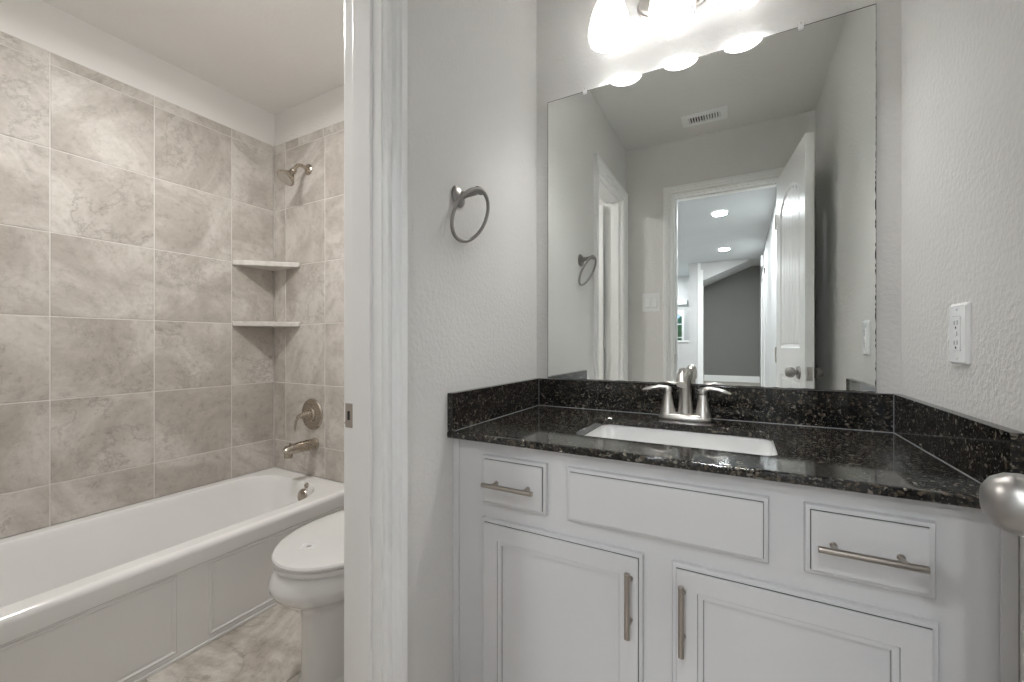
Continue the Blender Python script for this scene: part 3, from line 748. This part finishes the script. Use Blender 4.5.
# ------------------------------------------------------------------ tub-room ceiling light
cl = thing('ceiling_light', (-1.55, 0.70, H), 'round white flush ceiling light in the tub room', 'ceiling light')
B().lathe([(.11, 0), (.11, -.012), (.10, -.02)], (-1.55, .70, H), n=36).out('base', M_NICK, cl)
B().lathe([(.098, -.018), (.09, -.04), (.065, -.058), (.03, -.068), (.004, -.07)], (-1.55, .70, H), n=36, cap0=False).out('dome', emit('lit_dome', (1, .95, .88), 6.0), cl)
def lamp(name, loc, energy, col, size, typ='AREA', rot=(0, 0, 0)):
    l = bpy.data.lights.new(name, typ); l.energy = energy; l.color = col
    if typ == 'AREA': l.shape = 'DISK'; l.size = size
    else: l.shadow_soft_size = size
    o = bpy.data.objects.new(name, l); COL.objects.link(o); o.location = loc; o.rotation_euler = rot; return o
lamp('tub_room_lamp', (-1.55, .70, H - .085), TUB_LAMP, (1, .985, .965), .16)

# ------------------------------------------------------------------ hall beyond the entry doorway (seen in the mirror)
HY0, HX0, HX1, FY = YE - WT, -1.7, 0.29, -4.65
struct('floor_hallway', B().box(HX0 - .1, HX1 + .1, -6.6, HY0, -0.06, -0.002), M_CARPET, 'beige carpet of the hallway outside the doorway', 'floor')
struct('ceiling_hallway', B().box(HX0 - .1, HX1 + .1, -6.6, HY0 - .0005, H + .002, H + .08), M_HCEIL, 'cool white hallway ceiling with recessed lights', 'ceiling')
struct('wall_hallway_left', B().box(HX0 - .1, HX0, -6.6, HY0, -.06, H), M_HALL, 'pale grey side wall of the hallway', 'wall')
struct('wall_hallway_right', B().box(HX1, HX1 + .1, -6.6, HY0 - .001, -.06, H), M_HALL, 'pale grey hallway wall beside the open door', 'wall')
# partition: half wall, post, stair opening
b = B().box(HX0, -.63, FY - .11, FY, 0, 1.12).box(-.765, -.63, FY - .11, FY, 1.12, H)
struct('wall_hallway_half', b, M_HALL, 'pale half wall with a square post at the end of the hallway', 'wall')
struct('trim_3', B().box(HX0, -.765, FY - .13, FY + .025, 1.12, 1.15, .004), M_TRIM, 'white sill capping the hallway half wall', 'sill', smooth=0)
b = B().box(-.63, -.545, FY - .005, FY + .016, 0, H - .12, .003).box(-.63, -.585, FY - .75, FY - .005, 0, H)
struct('trim_4', b, M_TRIM, 'white casing at the edge of the stair recess', 'door frame', smooth=0)
# stair recess: sloping soffit, grey back wall, raised landing with baseboard
SYB = FY - .75
b = B()
sl = [(-.585, 2.13), (0.17, H), (HX1, H), (HX1, H + .002), (-.585, H + .002)]
b.loft([[(px, FY - .004, pz) for px, pz in sl], [(px, SYB, pz) for px, pz in sl]], True, True)
struct('ceiling_stair', b, M_HALL, 'sloping soffit over the stair recess at the end of the hallway', 'ceiling')
struct('wall_stair_back', B().box(-.63, HX1, SYB - .1, SYB, 0, H + .0015), M_GREY, 'grey wall at the back of the stair recess', 'wall')
struct('floor_stair', B().box(-.585, HX1, SYB, FY - .2, 0, .42).box(-.585, HX1, FY - .2, FY - .002, 0, .21), M_CARPET, 'carpeted landing of the stair recess', 'floor')
struct('baseboard_stair', B().box(-.583, HX1 - .002, SYB, SYB + .014, .421, .53, .004), M_TRIM, 'white baseboard under the grey stair wall', 'baseboard')
# room past the half wall, with a window
WX0, WX1, WZ0, WZ1, WY = -1.55, -1.0, 0.95, 1.78, -6.1
b = B().box(HX0, WX0, WY - .12, WY, 0, H).box(WX1, -.63, WY - .12, WY, 0, H).box(WX0, WX1, WY - .12, WY, 0, WZ0).box(WX0, WX1, WY - .12, WY, WZ1, H)
struct('wall_hallway_far', b, M_HALL, 'pale far wall with a window, past the half wall', 'wall')
w1 = thing('window_1', (-1.27, WY, WZ0), 'arched window showing greenery past the half wall', 'window', kind='structure')
b = B()
fr = .045; k = 14
outl = [(WX0, WZ0), (WX1, WZ0)] + [(WX1 + (WX0 - WX1) * i / k, WZ1 - .10 + .10 * math.sin(PI * i / k)) for i in range(k + 1)]
cxw, czw = (WX0 + WX1) / 2, (WZ0 + WZ1) / 2
def sc_(P, f, g): return [(cxw + (px - cxw) * f, czw + (pz - czw) * g) for px, pz in P]
inl = sc_(outl, 1 - 2 * fr / (WX1 - WX0), 1 - 2 * fr / (WZ1 - WZ0))
Lw = lambda P, y: [(px, y, pz) for px, pz in P]
rectl = [(WX0, WZ0), (WX1, WZ0)] + [(WX1 + (WX0 - WX1) * i / k, WZ1) for i in range(k + 1)]
b.loft([Lw(rectl, WY - .11), Lw(rectl, WY - .004), Lw(outl, WY - .004), Lw(inl, WY - .012), Lw(inl, WY - .05)])
for z in (1.22, 1.49): b.box(WX0 + .02, WX1 - .02, WY - .045, WY - .02, z - .009, z + .009)
for xx in (-1.365, -1.185): b.box(xx - .009, xx + .009, WY - .045, WY - .02, WZ0 + .02, WZ1 - .04)
b.out('window_frame', M_TRIM, w1)
B().box(WX0 + .02, WX1 - .02, WY - .037, WY - .033, WZ0 + .02, WZ1 - .02).out('glass_pane', M_GLASS, w1)
tag(B().box(WX0 - .06, WX1 + .06, WY + .001, WY + .06, 1.88, 1.97, .006).out('window_valance', M_TRIM), 'white valance box above the hallway window', 'valance')
b = B()
for i in range(160):
    c = Vector((random.uniform(-3.2, .6), random.uniform(-9.6, -8.6), random.uniform(0.1, 1.62)))
    g = bmesh.ops.create_icosphere(b.bm, subdivisions=1, radius=random.uniform(.18, .32))
    for v in g['verts']: v.co = v.co * random.uniform(.8, 1.2) + c
hg = b.out('hedge', M_LEAF, smooth=0)
tag(hg, 'green leafy hedge outside the hallway window', 'hedge', kind='stuff')
tag(B().box(-5, 3, -14, -6.7, -.2, -.06).out('ground', M_LEAF), 'green lawn outside the hallway window', 'ground', kind='structure')

# doors' casings along the hall's right side
b = B().box(HX1 - .016, HX1, -4.55, -4.47, 0, 2.12, .003).box(HX1 - .016, HX1, -3.70, -3.62, 0, 2.12, .003).box(HX1 - .016, HX1, -4.55, -3.62, 2.04, 2.12, .003)
b.box(HX1 - .006, HX1, -4.47, -3.70, 0.01, 2.04)
struct('trim_5', b, M_TRIM, 'white door casing on the hallway wall beside the open door', 'door frame', smooth=0)
al = thing('smoke_alarm', (HX1, -4.15, 2.30), 'small white box mounted high on the hallway wall above the casing', 'alarm')
B().box(HX1 - .035, HX1 - .0005, -4.24, -4.06, 2.22, 2.38, .012).out('housing', M_PLASTIC, al)
B().box(HX1 - .037, HX1 - .034, -4.20, -4.17, 2.25, 2.35, .001).out('slot', M_DARK, al)
# recessed lamps: two in the mirror's view, others added as unseen fill
for (lx, ly, en, lab) in ((-.19, -1.82, HALL_LAMP, 'lit recessed ceiling light in the hallway, the nearer one in the mirror'), (-.206, -3.667, HALL_LAMP, 'lit recessed ceiling light in the hallway, the farther one in the mirror'), (-.10, -.62, 6.2, 'added unseen fill light in the hallway ceiling just outside the doorway'), (-1.3, -5.4, 12.0, 'added unseen fill light in the ceiling past the hallway half wall')):
    r_ = thing('recessed_or_fill_light', (lx, ly, H), lab, 'ceiling light', 'recessed lights in the hallway ceiling')
    B().lathe([(.088, .0015), (.088, -.003), (.078, -.006), (.070, -.003), (.068, .0012)], (lx, ly, H), n=36, cap0=False, cap1=False).out('trim_ring', M_TRIM, r_)
    B().lathe([(.0695, -.0005), (.0695, -.0025), (.002, -.003)], (lx, ly, H), n=36).out('lens', M_LED, r_)
    lamp('recessed_or_fill_lamp', (lx, ly, H - .02), en, (.93, .97, 1.0), .13)
